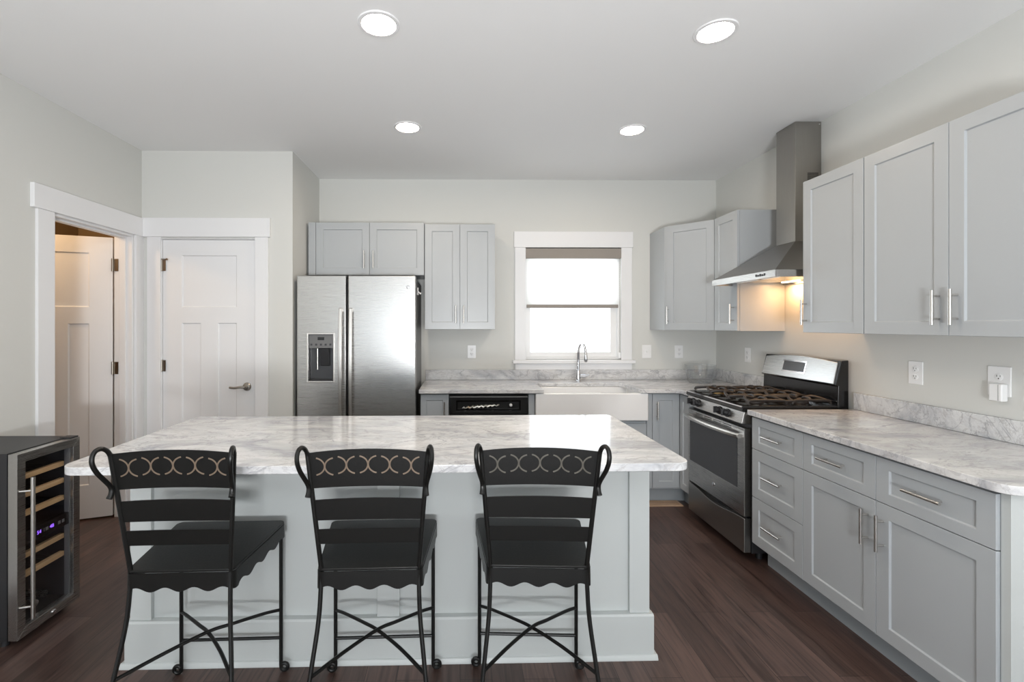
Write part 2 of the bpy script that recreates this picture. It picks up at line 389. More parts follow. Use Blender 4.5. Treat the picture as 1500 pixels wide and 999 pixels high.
t.box(PX0, PX0 + 0.006, YP - 0.001, YP + 0.12, 0, 2.06).box(PX1 - 0.006, PX1, YP - 0.001, YP + 0.12, 0, 2.06).box(PX0, PX1, YP, YP + 0.12, 2.06, 2.066)
struct(t.build('trim_2', 'trim', bevel=0.002))
struct(MB().box(XL, XL + 0.016, REAR_Y, 2.70, 0, 0.135).build('baseboard_left', 'trim', bevel=0.003))
struct(MB().box(-1.452, XP, YP - 0.016, YP, 0, 0.135).build('baseboard_pantry', 'trim', bevel=0.003))
struct(MB().box(XR - 0.016, XR, REAR_Y, 1.43, 0, 0.135).build('baseboard_right', 'trim', bevel=0.003))

def lever(parent, x, z, y, side):
    h = MB(); h.lathe([(0.031, 0), (0.031, -0.008), (0.026, -0.014), (0.012, -0.016), (0.011, -0.05), (0.009, -0.052)], (x, y, z), 24, 'y')
    h.tube(spline([(x, y - 0.046, z), (x + side * 0.03, y - 0.05, z + 0.002), (x + side * 0.075, y - 0.05, z - 0.004), (x + side * 0.112, y - 0.044, z - 0.002)], 6), 0.0085, 10)
    return h.build('lever_handle', 'bronze', parent)
def hinges(parent, zs, x, y):
    for z in zs:
        MB().cyl((x, y, z - 0.045), (x, y, z + 0.045), 0.007, n=12).box(x - 0.004, x + 0.03, y, y + 0.003, z - 0.042, z + 0.042).build('hinge', 'bronze', parent)
def panel_door(name, W, H, loc, rz):
    st = 0.142
    d = MB().paneled(W, H, 0.036, [(st, W - st, H - 0.511, H - 0.118), (st, W / 2 - 0.064, 0.24, H - 0.631), (W / 2 + 0.064, W - st, 0.24, H - 0.631)], 0.009, 0.006)
    o = d.build(name, 'trim', loc=loc, bevel=0.0015); o.rotation_euler = (0, 0, rz); return struct(o)
# ajar door swings away into the utility room; hinge pins on the far jamb
a = R(180 + 20.5)
door1 = panel_door('door_1', 0.66, 2.04, (0, 0, 0), 0)
door1.scale = (1, 1, 1)
Wd = 0.66
door1.location = (XL - 0.142 + math.cos(a) * Wd, 3.492 + math.sin(a) * Wd, 0.012); door1.rotation_euler = (0, 0, a - math.pi)
door_mx = Matrix.Translation(door1.location) @ Matrix.Rotation(door1.rotation_euler.z, 4, 'Z')
for z in (0.27, 1.095, 1.85):     # leaf screwed to the far jamb, knuckle between jamb and door
    hg = MB().cyl((XL - 0.137, 3.482, z - 0.047), (XL - 0.137, 3.482, z + 0.047), 0.0075, n=12).box(XL - 0.134, XL - 0.098, 3.4865, 3.4895, z - 0.045, z + 0.045).build('hinge', 'bronze', door1)
    hg.matrix_parent_inverse = door_mx.inverted()
door2 = panel_door('door_2', PX1 - PX0 - 0.018, 2.045, (PX0 + 0.009, YP + 0.006, 0.012), 0)
W2 = PX1 - PX0 - 0.018
lever(door2, W2 - 0.062, 0.93, 0.0, -1)
hinges(door2, (0.26, 1.09, 1.85), -0.006, -0.008)
MB().tube([(-0.006, -0.012, 1.897), (0.02, -0.03, 1.894), (0.05, -0.034, 1.892)], 0.004, 8).lathe([(0.008, -0.034), (0.008, -0.028)], (0.05, -0.004, 1.892), 12, 'y').build('hinge_stop', 'bronze', door2)

# window with its trim
win = struct(bpy.data.objects.new('window_1', None)); COL.objects.link(win); win.location = (0, YB, 0)
f = MB(); D = 0.11
f.box(WX0, WX0 + 0.025, 0.031, D, WZ0, WZ1).box(WX1 - 0.025, WX1, 0.031, D, WZ0, WZ1).box(WX0 + 0.025, WX1 - 0.025, 0.031, D, WZ1 - 0.025, WZ1).box(WX0 + 0.025, WX1 - 0.025, 0.031, D, WZ0, WZ0 + 0.025)
f.build('window_frame', 'white', win, bevel=0.002)
f = MB(); X0, X1 = WX0 + 0.025, WX1 - 0.03
f.box(X0, X0 + 0.03, 0.045, 0.078, WZ0 + 0.025, 1.61).box(X1 - 0.055, X1, 0.045, 0.078, WZ0 + 0.025, 1.61).box(X0 + 0.03, X1 - 0.055, 0.046, 0.077, WZ0 + 0.025, WZ0 + 0.066).box(X0 + 0.03, X1 - 0.055, 0.046, 0.077, 1.565, 1.61)
f.build('sash', 'white', win, bevel=0.002)
f = MB(); f.box(X0, X0 + 0.04, 0.08, 0.108, 1.58, WZ1 - 0.025).box(X1 - 0.04, X1, 0.08, 0.108, 1.58, WZ1 - 0.025).box(X0 + 0.04, X1 - 0.04, 0.081, 0.107, 1.58, 1.62).box(X0 + 0.04, X1 - 0.04, 0.081, 0.107, WZ1 - 0.07, WZ1 - 0.025)
f.build('sash', 'white', win, bevel=0.002)
MB().box(X0 + 0.03, X1 - 0.055, 0.060, 0.064, WZ0 + 0.066, 1.565).build('pane', 'glass', win)
MB().box(X0 + 0.04, X1 - 0.04, 0.092, 0.096, 1.62, WZ1 - 0.07).build('pane', 'glass', win)
f = MB(); f.box(0.496, WX0 + 0.004, -0.018, 0, WZ0, WZ1).box(WX1 - 0.004, 1.562, -0.018, 0, WZ0, WZ1).box(0.488, 1.57, -0.024, 0, WZ1, 2.256)
f.build('casing', 'trim', win, bevel=0.0025)
MB().box(0.476, 1.586, -0.045, 0.03, WZ0 - 0.032, WZ0).build('sill', 'trim', win, bevel=0.004)
MB().box(0.498, 1.560, -0.016, 0, 1.006, WZ0 - 0.032).build('apron', 'trim', win, bevel=0.002)
bl = thing('roller_blind', 'pale translucent roller blind drawn halfway down the window over the sink', 'blind', (0, YB, 0))
MB().prism([(-0.012, 2.015), (-0.012, 2.105), (0.03, 2.105), (0.03, 2.03), (0.022, 2.015)], 'x', WX0 + 0.003, WX1 - 0.003).build('cassette', 'taupe', bl, bevel=0.003)
MB().box(WX0 + 0.018, WX1 - 0.026, 0.012, 0.0128, 1.594, 2.03).build('fabric', 'blind', bl)
MB().box(WX0 + 0.016, WX1 - 0.024, 0.004, 0.019, 1.566, 1.596).build('bottom_bar', 'taupe', bl, bevel=0.003)
c = MB()
for k in range(48): c.lathe([(0.0008, -0.0022), (0.0022, 0), (0.0008, 0.0022)], (WX1 - 0.012, 0.012, 2.01 - k * 0.0185), 6)
c.tube([(WX1 - 0.012, 0.012, 2.02), (WX1 - 0.012, 0.012, 1.14)], 0.0009, 6)
c.build('bead_chain', 'greyp', bl)
MB().box(WX1 - 0.022, WX1 - 0.002, 0.002, 0.02, 1.105, 1.16).build('chain_holder', 'white', bl, bevel=0.004)

# ------------------------------------------------------------------ cabinets
def pull(parent, p0, p1, post=0.032):
    """bar pull on two posts; ends p0, p1 on the door face (local x, z)"""
    b = MB(); d = Vector((p1[0] - p0[0], 0, p1[1] - p0[1])); 
    b.cyl((p0[0], -post, p0[1]), (p1[0], -post, p1[1]), 0.006, n=14)
    for k in (0.17, 0.83):
        q = (p0[0] + d.x * k, p0[1] + d.z * k); b.cyl((q[0], -0.0005, q[1]), (q[0], -post, q[1]), 0.0045, n=10)
    return b.build('handle', 'nickel', parent)
def front(parent, kind, x0, x1, z0, z1, handle=None, fr=0.058):
    g = 0.0015; w, h = x1 - x0 - 2 * g, z1 - z0 - 2 * g
    frz = min(fr, h * 0.24)
    o = MB().paneled(w, h, 0.02, [(fr, w - fr, frz, h - frz)], 0.008, 0.003).build(kind, 'cab', parent, loc=(x0 + g, 0, z0 + g), bevel=0.0012)
    if handle:
        k = handle[0]
        if k == 'v': pull(o, (handle[1] - x0 - g, handle[2] - z0 - g), (handle[1] - x0 - g, handle[3] - z0 - g))
        else: pull(o, (handle[1] - x0 - g, handle[3] - z0 - g), (handle[2] - x0 - g, handle[3] - z0 - g))
    return o
def wall_cab(label, loc, rz, W, D, z0, z1):
    t = thing('wall_cabinet', label, 'cabinet', loc, rz)
    MB().box(0, W, 0.0215, D, z0, z1).build('carcass', 'cab', t, bevel=0.0012)
    return t
def base_cab(label, loc, rz, W, D, ztop=0.882, zb=0.12, toe=0.075):
    t = thing('base_cabinet', label, 'cabinet', loc, rz)
    MB().box(0, W, 0.0215, D, zb, ztop).build('carcass', 'cab', t, bevel=0.0012)
    MB().box(0.0, W, toe + 0.02, toe + 0.035, 0.0, zb).build('toe_kick', 'toe', t)
    return t
RB = R(-90)
Q = 0.0015
# over the fridge
yf = 3.90
c = wall_cab('wide grey two-door cabinet above the stainless fridge', (-1.252, yf, 0), 0, 0.955, YB - yf - 0.002, 1.822, 2.258)
MB().box(0.0, 0.060, 0.002, 0.0215, 1.822, 2.258).build('filler_strip', 'cab', c, bevel=0.001)
front(c, 'door', 0.062, 0.503, 1.822, 2.258, ('v', 0.462, 1.875, 2.02))
front(c, 'door', 0.503, 0.955, 1.822, 2.258, ('v', 0.537, 1.875, 2.02))
# beside it
c = wall_cab('tall two-door grey cabinet hung between the fridge cabinet and the window', (-0.293, yf, 0), 0, 0.583, YB - yf - 0.002, 1.374, 2.246)
front(c, 'door', 0, 0.2915, 1.374, 2.246, ('v', 0.257, 1.427, 1.570))
front(c, 'door', 0.2915, 0.583, 1.374, 2.246, ('v', 0.322, 1.427, 1.570))
# corner
UZ0, UZ1 = 1.367, 2.240
c = thing('wall_cabinet', 'angled grey corner cabinet hung above the glass bowl', 'cabinet', (1.729, 3.97, 0))
MB().prism([(0, 0), (0, YB - 3.97 - 0.002), (XR - 1.729 - 0.002, YB - 3.97 - 0.002), (XR - 1.729 - 0.002, -0.284), (0.300, -0.284), (0.292, -0.292)], 'z', UZ0, UZ1).build('carcass', 'cab', c, bevel=0.0012)
pd = bpy.data.objects.new('door', None); bpy.data.objects.remove(pd)
W = 0.372
dr = MB().paneled(W, UZ1 - UZ0 - 0.003, 0.02, [(0.058, W - 0.058, 0.058, UZ1 - UZ0 - 0.061)], 0.008, 0.003).build('door', 'cab', c, loc=(0.014 - 0.0155 + 0.004, -0.014 - 0.0155 - 0.004 + 0.001, UZ0 + Q), bevel=0.0012)
dr.rotation_euler = (0, 0, R(-45))
pull(dr, (0.018, 0.05), (0.018, 0.195))
# narrow one beside the hood, then the two at the near side
c = wall_cab('narrow single-door grey cabinet beside the range hood', (1.99, 3.664, 0), RB, 0.304, XR - 1.99 - 0.002, UZ0, UZ1)
front(c, 'door', 0, 0.304, UZ0, UZ1, ('v', 0.266, 1.420, 1.562))
c = wall_cab('single-door grey cabinet on the near side of the range hood', (1.99, 2.711, 0), RB, 0.410, XR - 1.99 - 0.002, UZ0, UZ1)
front(c, 'door', 0, 0.410, UZ0, UZ1, ('v', 0.030, 1.412, 1.556))
c = wall_cab('large two-door grey cabinet hung above the outlet with the plug-in adapter', (1.99, 2.298, 0), RB, 0.806, XR - 1.99 - 0.002, UZ0, UZ1)
front(c, 'door', 0, 0.403, UZ0, UZ1, ('v', 0.366, 1.412, 1.556))
front(c, 'door', 0.403, 0.806, UZ0, UZ1, ('v', 0.438, 1.412, 1.556))

# base units, back run (front face at y = YK)
YK = 3.665; ZB, ZT = 0.135, 0.872
c = base_cab('slim grey base cabinet between the fridge and the dishwasher', (-0.308, YK, 0), 0, 0.220, YB - YK - 0.004)
front(c, 'door', 0, 0.220, ZB, ZT, ('v', 0.186, 0.672, 0.815), fr=0.045)
# sink base
c = thing('base_cabinet', 'grey base cabinet under the white farmhouse sink', 'cabinet', (0.534, YK, 0))
b = MB(); b.box(0, 0.046, 0.0215, 0.600, 0.12, 0.882).box(0.926, 0.968, 0.0215, 0.600, 0.12, 0.882).box(0.046, 0.926, 0.0215, 0.600, 0.12, 0.655)
b.build('carcass', 'cab', c, bevel=0.001)
MB().box(0, 0.968, 0.095, 0.11, 0, 0.12).build('toe_kick', 'toe', c)
MB().box(0, 0.046, 0.0, 0.0215, ZB, ZT).build('filler_strip', 'cab', c, bevel=0.001)
MB().box(0.926, 0.968, 0.0, 0.0215, ZB, ZT).build('filler_strip', 'cab', c, bevel=0.001)
front(c, 'door', 0.048, 0.486, ZB, 0.640, ('v', 0.450, 0.46, 0.605))
front(c, 'door', 0.486, 0.924, ZB, 0.640, ('v', 0.522, 0.46, 0.605))
# corner base, L shaped
c = thing('base_cabinet', 'L-shaped grey corner base cabinet with a folding pair of doors beside the range', 'cabinet', (1.504, YK, 0))
x2 = XR - 1.504 - 0.002; y2 = YB - YK - 0.004
MB().prism([(0, 0.0215), (0, y2), (x2, y2), (x2, -0.155), (0.2365, -0.155), (0.2365, 0.0215)], 'z', 0.12, 0.882).build('carcass', 'cab', c, bevel=0.001)
MB().prism([(0, 0.095), (0, 0.11), (0.31, 0.11), (0.31, -0.155), (0.295, -0.155), (0.295, 0.095)], 'z', 0, 0.12).build('toe_kick', 'toe', c)
front(c, 'door', 0, 0.2115, ZB, ZT, ('v', 0.032, 0.672, 0.815), fr=0.05)
dr = MB().paneled(0.150, ZT - ZB - 0.003, 0.02, [(0.045, 0.105, 0.05, ZT - ZB - 0.053)], 0.008, 0.003).build('door', 'cab', c, loc=(0.2135, -0.004, ZB + Q), bevel=0.0012)
dr.rotation_euler = (0, 0, RB)
# right run
XK = 1.715
c = base_cab('grey base cabinet with a stack of three drawers next to the range', (XK, 2.748, 0), RB, 0.410, XR - XK - 0.003)
front(c, 'drawer', 0, 0.410, 0.688, ZT, ('h', 0.133, 0.278, 0.782))
front(c, 'drawer', 0, 0.410, 0.408, 0.688, ('h', 0.133, 0.278, 0.553))
front(c, 'drawer', 0, 0.410, ZB, 0.408, ('h', 0.133, 0.278, 0.276))
c = base_cab('wide grey base cabinet with two drawers over two doors', (XK, 2.3375, 0), RB, 0.852, XR - XK - 0.003)
front(c, 'drawer', 0, 0.414, 0.688, ZT, ('h', 0.131, 0.278, 0.782))
front(c, 'drawer', 0.414, 0.852, 0.688, ZT, ('h', 0.560, 0.704, 0.782))
front(c, 'door', 0, 0.414, ZB, 0.688, ('v', 0.377, 0.492, 0.640))
front(c, 'door', 0.414, 0.852, ZB, 0.688, ('v', 0.450, 0.492, 0.640))
e = MB().box(1.728, XR - 0.003, 1.456, 1.4845, 0, 0.8835).build('end_panel', 'isl', bevel=0.001)
tag(e, 'pale painted end panel closing the cabinet run under the worktop overhang', 'panel')

# ------------------------------------------------------------------ worktops
CZ0, CZ1 = 0.884, 0.914
YW = 3.612
poly = [(-0.316, YB - 0.003), (-0.316, YW), (0.645, YW), (0.645, 3.99), (0.665, 4.01), (1.355, 4.01), (1.375, 3.99), (1.390, YW),
        (1.635, YW), (1.655, 3.606), (1.680, 3.585), (1.688, 3.56), (1.688, 3.479), (XR - 0.003, 3.479), (XR - 0.003, YB - 0.003)]
o = MB().prism(poly, 'z', CZ0, CZ1).build('worktop', 'stone', bevel=0.003)
tag(o, 'L-shaped veined marble worktop running along the window wall around the sink', 'countertop')
o = MB().prism([(1.688, 2.750), (1.688, 1.478)] + arc(1.738, 1.478, 0.05, 180, 270, 6)[1:] + [(XR - 0.003, 1.428), (XR - 0.003, 2.750)], 'z', CZ0, CZ1).build('worktop', 'stone', bevel=0.003)
tag(o, 'veined marble worktop over the drawers between the range and the end panel', 'countertop')
o = MB().box(-0.313, XR - 0.003, YB - 0.021, YB - 0.002, CZ1 + 0.001, 1.006).build('backsplash', 'stone', bevel=0.0015)
tag(o, 'low marble backsplash strip below the window and along the back wall', 'backsplash')
o = MB().box(XR - 0.021, XR - 0.002, 3.479, YB - 0.023, CZ1 + 0.001, 1.014).build('backsplash', 'stone', bevel=0.0015)
tag(o, 'short marble backsplash strip between the corner bowl and the range', 'backsplash')
o = MB().box(XR - 0.021, XR - 0.002, 1.430, 2.748, CZ1 + 0.001, 1.012).build('backsplash', 'stone', bevel=0.0015)
tag(o, 'long marble backsplash strip under the two near wall outlets', 'backsplash')

# ------------------------------------------------------------------ sink, faucet, bowl
s = MB(); bm = s.bm
x0, x1, y0, y1, z0, z1 = 0.583, 1.457, 3.622, 4.03, 0.668, 0.8825
def ring4(a0, a1, b0, b1, z): return [bm.verts.new(c) for c in ((a0, b0, z), (a1, b0, z), (a1, b1, z), (a0, b1, z))]
O0 = ring4(x0, x1, y0, y1, z0); O1 = ring4(x0, x1, y0, y1, z1)
I1 = ring4(x0 + 0.030, x1 - 0.030, y0 + 0.030, y1 - 0.024, z1); I0 = ring4(x0 + 0.045, x1 - 0.045, y0 + 0.045, y1 - 0.036, z1 - 0.20)
bm.faces.new(O0[::-1]); bm.faces.new(I0)
for A, B in ((O0, O1), (O1, I1), (I1, I0)):
    for k in range(4): bm.faces.new((A[k], A[(k + 1) % 4], B[(k + 1) % 4], B[k]))
sk = thing('farmhouse_sink', 'white fireclay apron-front sink under the window', 'sink', (0, 0, 0))
s.build('basin', 'ceramic', sk, bevel=0.010, seg=4)
MB().lathe([(0.042, 0.6845), (0.042, 0.687), (0.03, 0.6875), (0.028, 0.685)], (1.02, 3.84, 0), 24).build('drain', 'chrome', sk)
fa = thing('faucet', 'chrome gooseneck faucet with a side lever behind the sink', 'faucet', (1.044, 4.150, CZ1 + 0.0005))
MB().lathe([(0.026, 0), (0.026, 0.006), (0.0205, 0.010), (0.0205, 0.095), (0.016, 0.103), (0.013, 0.106)], n=28).build('body', 'chrome', fa)
MB().tube(spline([(0, 0, 0.10), (0, 0, 0.20), (0.001, -0.008, 0.27), (0.006, -0.045, 0.325), (0.012, -0.090, 0.336), (0.018, -0.135, 0.318), (0.021, -0.160, 0.270), (0.022, -0.166, 0.240)], 8), 0.0115, 16).build('gooseneck', 'chrome', fa)
MB().lathe([(0.0125, 0.0), (0.0145, -0.02), (0.0155, -0.05), (0.013, -0.062)], (0.022, -0.167, 0.243), 20).build('spray_head', 'chrome', fa)
MB().cyl((0.015, 0, 0.045), (0.062, 0, 0.045), 0.016).cyl((0.062, 0, 0.045), (0.098, -0.004, 0.052), 0.012, 0.006).build('lever', 'chrome', fa)
bw = MB()
prof = [(0.092, 0.0), (0.098, 0.006), (0.100, 0.03), (0.112, 0.09), (0.124, 0.150), (0.126, 0.156), (0.120, 0.156), (0.117, 0.150), (0.102, 0.088), (0.088, 0.040), (0.080, 0.030), (0.05, 0.028)]
o = bw.lathe(prof, n=48, flute=lambda k, i: (1 + (0.022 if k % 4 < 2 else -0.012)) if 1 < i < 4 else 1).build('glass_bowl', 'crystal_thin', loc=(2.062, 4.02, CZ1 + 0.0008))
tag(o, 'clear cut-glass bowl standing in the worktop corner', 'bowl')

# ------------------------------------------------------------------ dishwasher
dw = thing('dishwasher', 'black built-in dishwasher between the slim cabinet and the sink', 'dishwasher', (-0.085, YK - 0.004, 0))
MB().box(0.003, 0.614, 0.046, 0.585, 0.09, 0.868).box(0.003, 0.614, 0.10, 0.12, 0.0, 0.09).build('body', 'blackm', dw)
MB().box(0.003, 0.614, 0.0, 0.044, 0.105, 0.715).build('door', 'black', dw, bevel=0.004)
cp = MB().paneled(0.611, 0.148, 0.044, [(0.05, 0.555, 0.024, 0.105)], 0.022, 0.012).build('control_panel', 'black', dw, loc=(0.003, 0, 0.718), bevel=0.002)
MB().box(0.0, 0.611, -0.002, 0.001, 0.131, 0.136).build('trim_line', 'nickel', cp)
g = []
for i in range(26): g.append((0.10 + i * 0.0115, 0.012 + 0.003 * math.sin(i * 1.3), 0.045 + i * 0.0009 + 0.005 * math.sin(i * 2.1)))
MB().tube(g, [0.004 + 0.008 * math.sin(math.pi * min(1, (i + 1) / 26)) + 0.0025 * math.sin(i * 1.9) for i in range(26)], 10).build('lumpy_strip', 'foil', cp)  # lumpy silver strip set into the panel recess
MB().lathe([(0.012, 0.022), (0.012, 0.006), (0.008, 0.001), (0.002, 0.0)], (0.478, 0, 0.067), 20, 'y').build('knob', 'white', cp)

# ------------------------------------------------------------------ refrigerator
fr = thing('refrigerator', 'stainless side-by-side refrigerator with a water and ice dispenser', 'refrigerator', (-1.246, 3.607, 0))
MB().box(0.008, 0.896, 0.072, 0.645, 0.02, 1.765).box(0.02, 0.885, 0.05, 0.072, 0.02, 0.10).build('body', 'greyp', fr, bevel=0.004)
for x in (0.02, 0.80): MB().box(x, x + 0.085, 0.02, 0.12, 1.766, 1.788).build('hinge_cover', 'greyp', fr, bevel=0.006)
DH = 1.68
dx0, dx1, dz0, dz1 = 0.083, 0.283, 0.870, 1.236
d1 = MB().paneled(0.375, DH, 0.064, [(dx0, dx1, dz0, dz1)], 0.056, 0.004).build('freezer_door', 'steel_x', fr, loc=(0, 0, 0.108), bevel=0.006)
d2 = MB().box(0, 0.515, 0, 0.064, 0, DH).build('fridge_door', 'steel_x', fr, loc=(0.391, 0, 0.108), bevel=0.006)
def fridge_handle(parent, x, z0, z1):
    b = MB(); n = 14
    for i in range(n):
        t0, t1 = i / n, (i + 1) / n
        f = lambda t: (-0.038 - 0.020 * math.sin(math.pi * t), z0 + (z1 - z0) * t)
        (ya, za), (yb, zb) = f(t0), f(t1)
        A = [b.bm.verts.new(c) for c in ((x - 0.013, ya, za), (x + 0.013, ya, za), (x + 0.013, ya + 0.016, za), (x - 0.013, ya + 0.016, za))] if i == 0 else B
        B = [b.bm.verts.new(c) for c in ((x - 0.013, yb, zb), (x + 0.013, yb, zb), (x + 0.013, yb + 0.016, zb), (x - 0.013, yb + 0.016, zb))]
        if i == 0: b.bm.faces.new(A)
        for k in range(4): b.bm.faces.new((A[k], A[(k + 1) % 4], B[(k + 1) % 4], B[k]))
    b.bm.faces.new(B[::-1])
    for z in (z0 + 0.012, z1 - 0.012): b.box(x - 0.012, x + 0.012, -0.03, 0.0, z - 0.014, z + 0.014)
    return b.build('handle', 'nickel', parent, bevel=0.005)
fridge_handle(d1, 0.375 - 0.034, 0.60, 1.43); fridge_handle(d2, 0.026, 0.60, 1.43)
z = dz0; 
b = MB(); b.prism([(dx0 - 0.006, dz0 - 0.006), (dx1 + 0.006, dz0 - 0.006), (dx1 + 0.006, dz1 + 0.006), (dx0 - 0.006, dz1 + 0.006)], 'y', -0.004, 0.004)
bmesh.ops.delete(b.bm, geom=list(b.bm.verts), context='VERTS')
for (a0, a1, c0, c1) in ((dx0 - 0.008, dx0 + 0.006, dz0 - 0.008, dz1 + 0.008), (dx1 - 0.006, dx1 + 0.008, dz0 - 0.008, dz1 + 0.008), (dx0 + 0.006, dx1 - 0.006, dz0 - 0.008, dz0 + 0.006), (dx0 + 0.006, dx1 - 0.006, dz1 - 0.006, dz1 + 0.008)):
    b.box(a0, a1, -0.005, 0.012, c0, c1)
b.build('dispenser_bezel', 'nickel', d1, bevel=0.003)
MB().box(dx0 + 0.006, dx1 - 0.006, 0.004, 0.054, 1.125, dz1 - 0.006).build('dispenser_panel', 'greyp', d1, bevel=0.003)
MB().box(dx0 + 0.075, dx0 + 0.125, 0.0025, 0.006, 1.187, 1.21).build('dispenser_display', 'black', d1)
k = MB()
for i in range(5): k.box(dx0 + 0.02 + i * 0.036, dx0 + 0.036 + i * 0.036, 0.0025, 0.006, 1.145, 1.160)
k.build('dispenser_buttons', 'dgrey', d1, bevel=0.002)
MB().box(dx0 + 0.006, dx1 - 0.006, 0.0525, 0.0545, dz0 + 0.006, 1.124).build('dispenser_back', 'dgrey', d1)
MB().prism([(0.010, 1.122), (0.054, 1.122), (0.054, 1.00), (0.046, 0.985), (0.036, 0.99)], 'x', dx0 + 0.085, dx0 + 0.160).build('ice_chute', 'blackm', d1, bevel=0.005)
MB().cyl((dx0 + 0.066, 0.034, 1.122), (dx0 + 0.066, 0.034, 0.96), 0.006, n=12).build('water_spout', 'nickel', d1)
MB().box(dx0 + 0.006, dx1 - 0.006, 0.006, 0.052, dz0 + 0.006, dz0 + 0.016).build('drip_tray', 'blackm', d1)
g = MB(); g.lathe([(0.013, 0.0005), (0.013, -0.002), (0.011, -0.003)], (0.456, 0, 1.592), 24, 'y')
g.tube([(0.450, -0.0035, 1.585), (0.454, -0.0035, 1.599), (0.458, -0.0035, 1.586), (0.462, -0.0035, 1.598)], 0.0014, 6)
g.build('emblem', 'chrome', d2)
cl = thing('hook', 'small white plastic hook stuck high on the side of the fridge', 'hook', (-0.3475, 3.86, 1.685))
MB().box(0.0005, 0.006, -0.022, 0.022, -0.03, 0.03).tube(spline([(0.005, 0, 0.0), (0.016, 0, -0.014), (0.022, 0, -0.022), (0.026, 0, -0.010)], 5), 0.004, 8).build('hook_body', 'white', cl, bevel=0.002)

# ------------------------------------------------------------------ range
rg = thing('gas_range', 'stainless freestanding gas range with black grates and a raised back panel', 'range', (1.690, 3.473, 0), RB)
W = 0.692
MB().box(0, W, 0.045, 0.630, 0.05, 0.895).build('body', 'blackm', rg, bevel=0.002)
for (x, y) in ((0.05, 0.12), (W - 0.05, 0.12), (0.05, 0.58), (W - 0.05, 0.58)): MB().cyl((x, y, 0), (x, y, 0.05), 0.018, n=14).build('foot', 'blackm', rg)
MB().prism([(-0.006, 0.893), (-0.014, 0.900), (-0.012, 0.922), (0.02, 0.930), (0.560, 0.930), (0.560, 0.896)], 'x', 0.0, W).build('cooktop', 'black', rg, bevel=0.002)
MB().box(0.004, W - 0.004, -0.0155, -0.010, 0.921, 0.9275).build('cooktop_trim', 'chrome', rg)
cp = MB().prism([(-0.014, 0.822), (0.004, 0.892), (0.045, 0.892), (0.045, 0.822)], 'x', 0.0, W - 0.006).build('control_panel', 'steel_x', rg, bevel=0.003)
for x in (0.085, 0.165, 0.435, 0.525):
    kb = MB(); c0 = Vector((x, -0.004, 0.857)); nrm = Vector((0, -0.968, 0.25)).normalized()
    kb.cyl(c0, c0 + nrm * 0.010, 0.027, 0.026, 24).cyl(c0 + nrm * 0.010, c0 + nrm * 0.030, 0.020, 0.017, 20)
    kb.box(x - 0.005, x + 0.005, -0.046, -0.022, 0.842, 0.884)
    kb.build('knob', 'blackm', rg, bevel=0.002)
dr = MB().paneled(W - 0.008, 0.525, 0.042, [(0.022, W - 0.075, 0.150, 0.470)], 0.003, 0.002).build('oven_door', 'steel_x', rg, loc=(0.003, 0.002, 0.268), bevel=0.005)
MB().box(0.024, W - 0.077, -0.001, 0.006, 0.152, 0.468).build('oven_window', 'dgrey', dr, bevel=0.001)
v = MB()
for i in range(4):
    for j in (0, 1): v.box(0.11 + i * 0.115, 0.205 + i * 0.115, -0.0008, 0.003, 0.500 + j * 0.010, 0.505 + j * 0.010)
v.build('vent_slots', 'black', dr)
h = MB(); n = 20; prev = None
for i in range(n + 1):
    t = i / n; x = 0.006 + (W - 0.026) * t; y = -0.026 - 0.030 * math.sin(math.pi * t) ** 0.7
    ring = [h.bm.verts.new((x, y + dy, z)) for dy, z in ((0, 0.462), (-0.010, 0.470), (-0.010, 0.484), (0, 0.492), (0.012, 0.488), (0.012, 0.466))]
    if prev:
        for k in range(6): h.bm.faces.new((prev[k], prev[(k + 1) % 6], ring[(k + 1) % 6], ring[k]))
    else: h.bm.faces.new(ring)
    prev = ring
h.bm.faces.new(prev[::-1])
for x in (0.022, W - 0.040): h.box(x - 0.016, x + 0.016, -0.030, 0.001, 0.466, 0.488)
h.build('handle', 'nickel', dr, bevel=0.002)
MB().lathe([(0.013, 0.001), (0.013, -0.002), (0.009, -0.0035)], (W / 2, 0, 0.082), 24, 'y').build('emblem', 'chrome', dr)
n = 18; top = [(0.003 + (W - 0.008) * i / n, 0.256 - 0.030 * math.sin(math.pi * i / n) ** 2) for i in range(n + 1)]
wd = MB().prism([(0.003, 0.052), (W - 0.005, 0.052)] + top[::-1], 'y', 0.002, 0.044).build('warming_drawer', 'steel_d', rg, bevel=0.004)
MB().prism([(0.004, 0.200), (W - 0.006, 0.200), (W - 0.006, 0.262), (0.004, 0.262)], 'y', 0.026, 0.0445).build('drawer_recess', 'black', rg)
# back panel
bg = MB().prism([(0.560, 0.896), (0.566, 1.045), (0.548, 1.052), (0.584, 1.196), (0.628, 1.200), (0.628, 0.896)], 'x', 0.0, W).build('backguard', 'black', rg, bevel=0.004)
arcp = [(0.012, 0.0)] + [(W - 0.012, 0.0)] + [(W - 0.012 - 0.006 - (W - 0.036) * i / 16, 0.132 + 0.022 * math.sin(math.pi * i / 16)) for i in range(17)]
fa2 = MB().prism(arcp, 'y', -0.006, 0.012).build('fascia', 'steel_x', bg, loc=(0, 0.548, 1.056), bevel=0.003)
fa2.rotation_euler = (-math.atan2(0.036, 0.144), 0, 0)
MB().paneled(0.222, 0.082, 0.004, [(0.009, 0.213, 0.009, 0.073)], 0.002, 0.001).build('display_bezel', 'chrome', fa2, loc=(0.212, -0.0085, 0.036))
MB().box(0.221, 0.425, -0.0078, -0.0055, 0.045, 0.109).build('display', 'dgrey', fa2)
MB().box(0.02, W - 0.006, 0.5575, 0.562, 0.952, 0.956).build('riser_trim', 'chrome', rg)
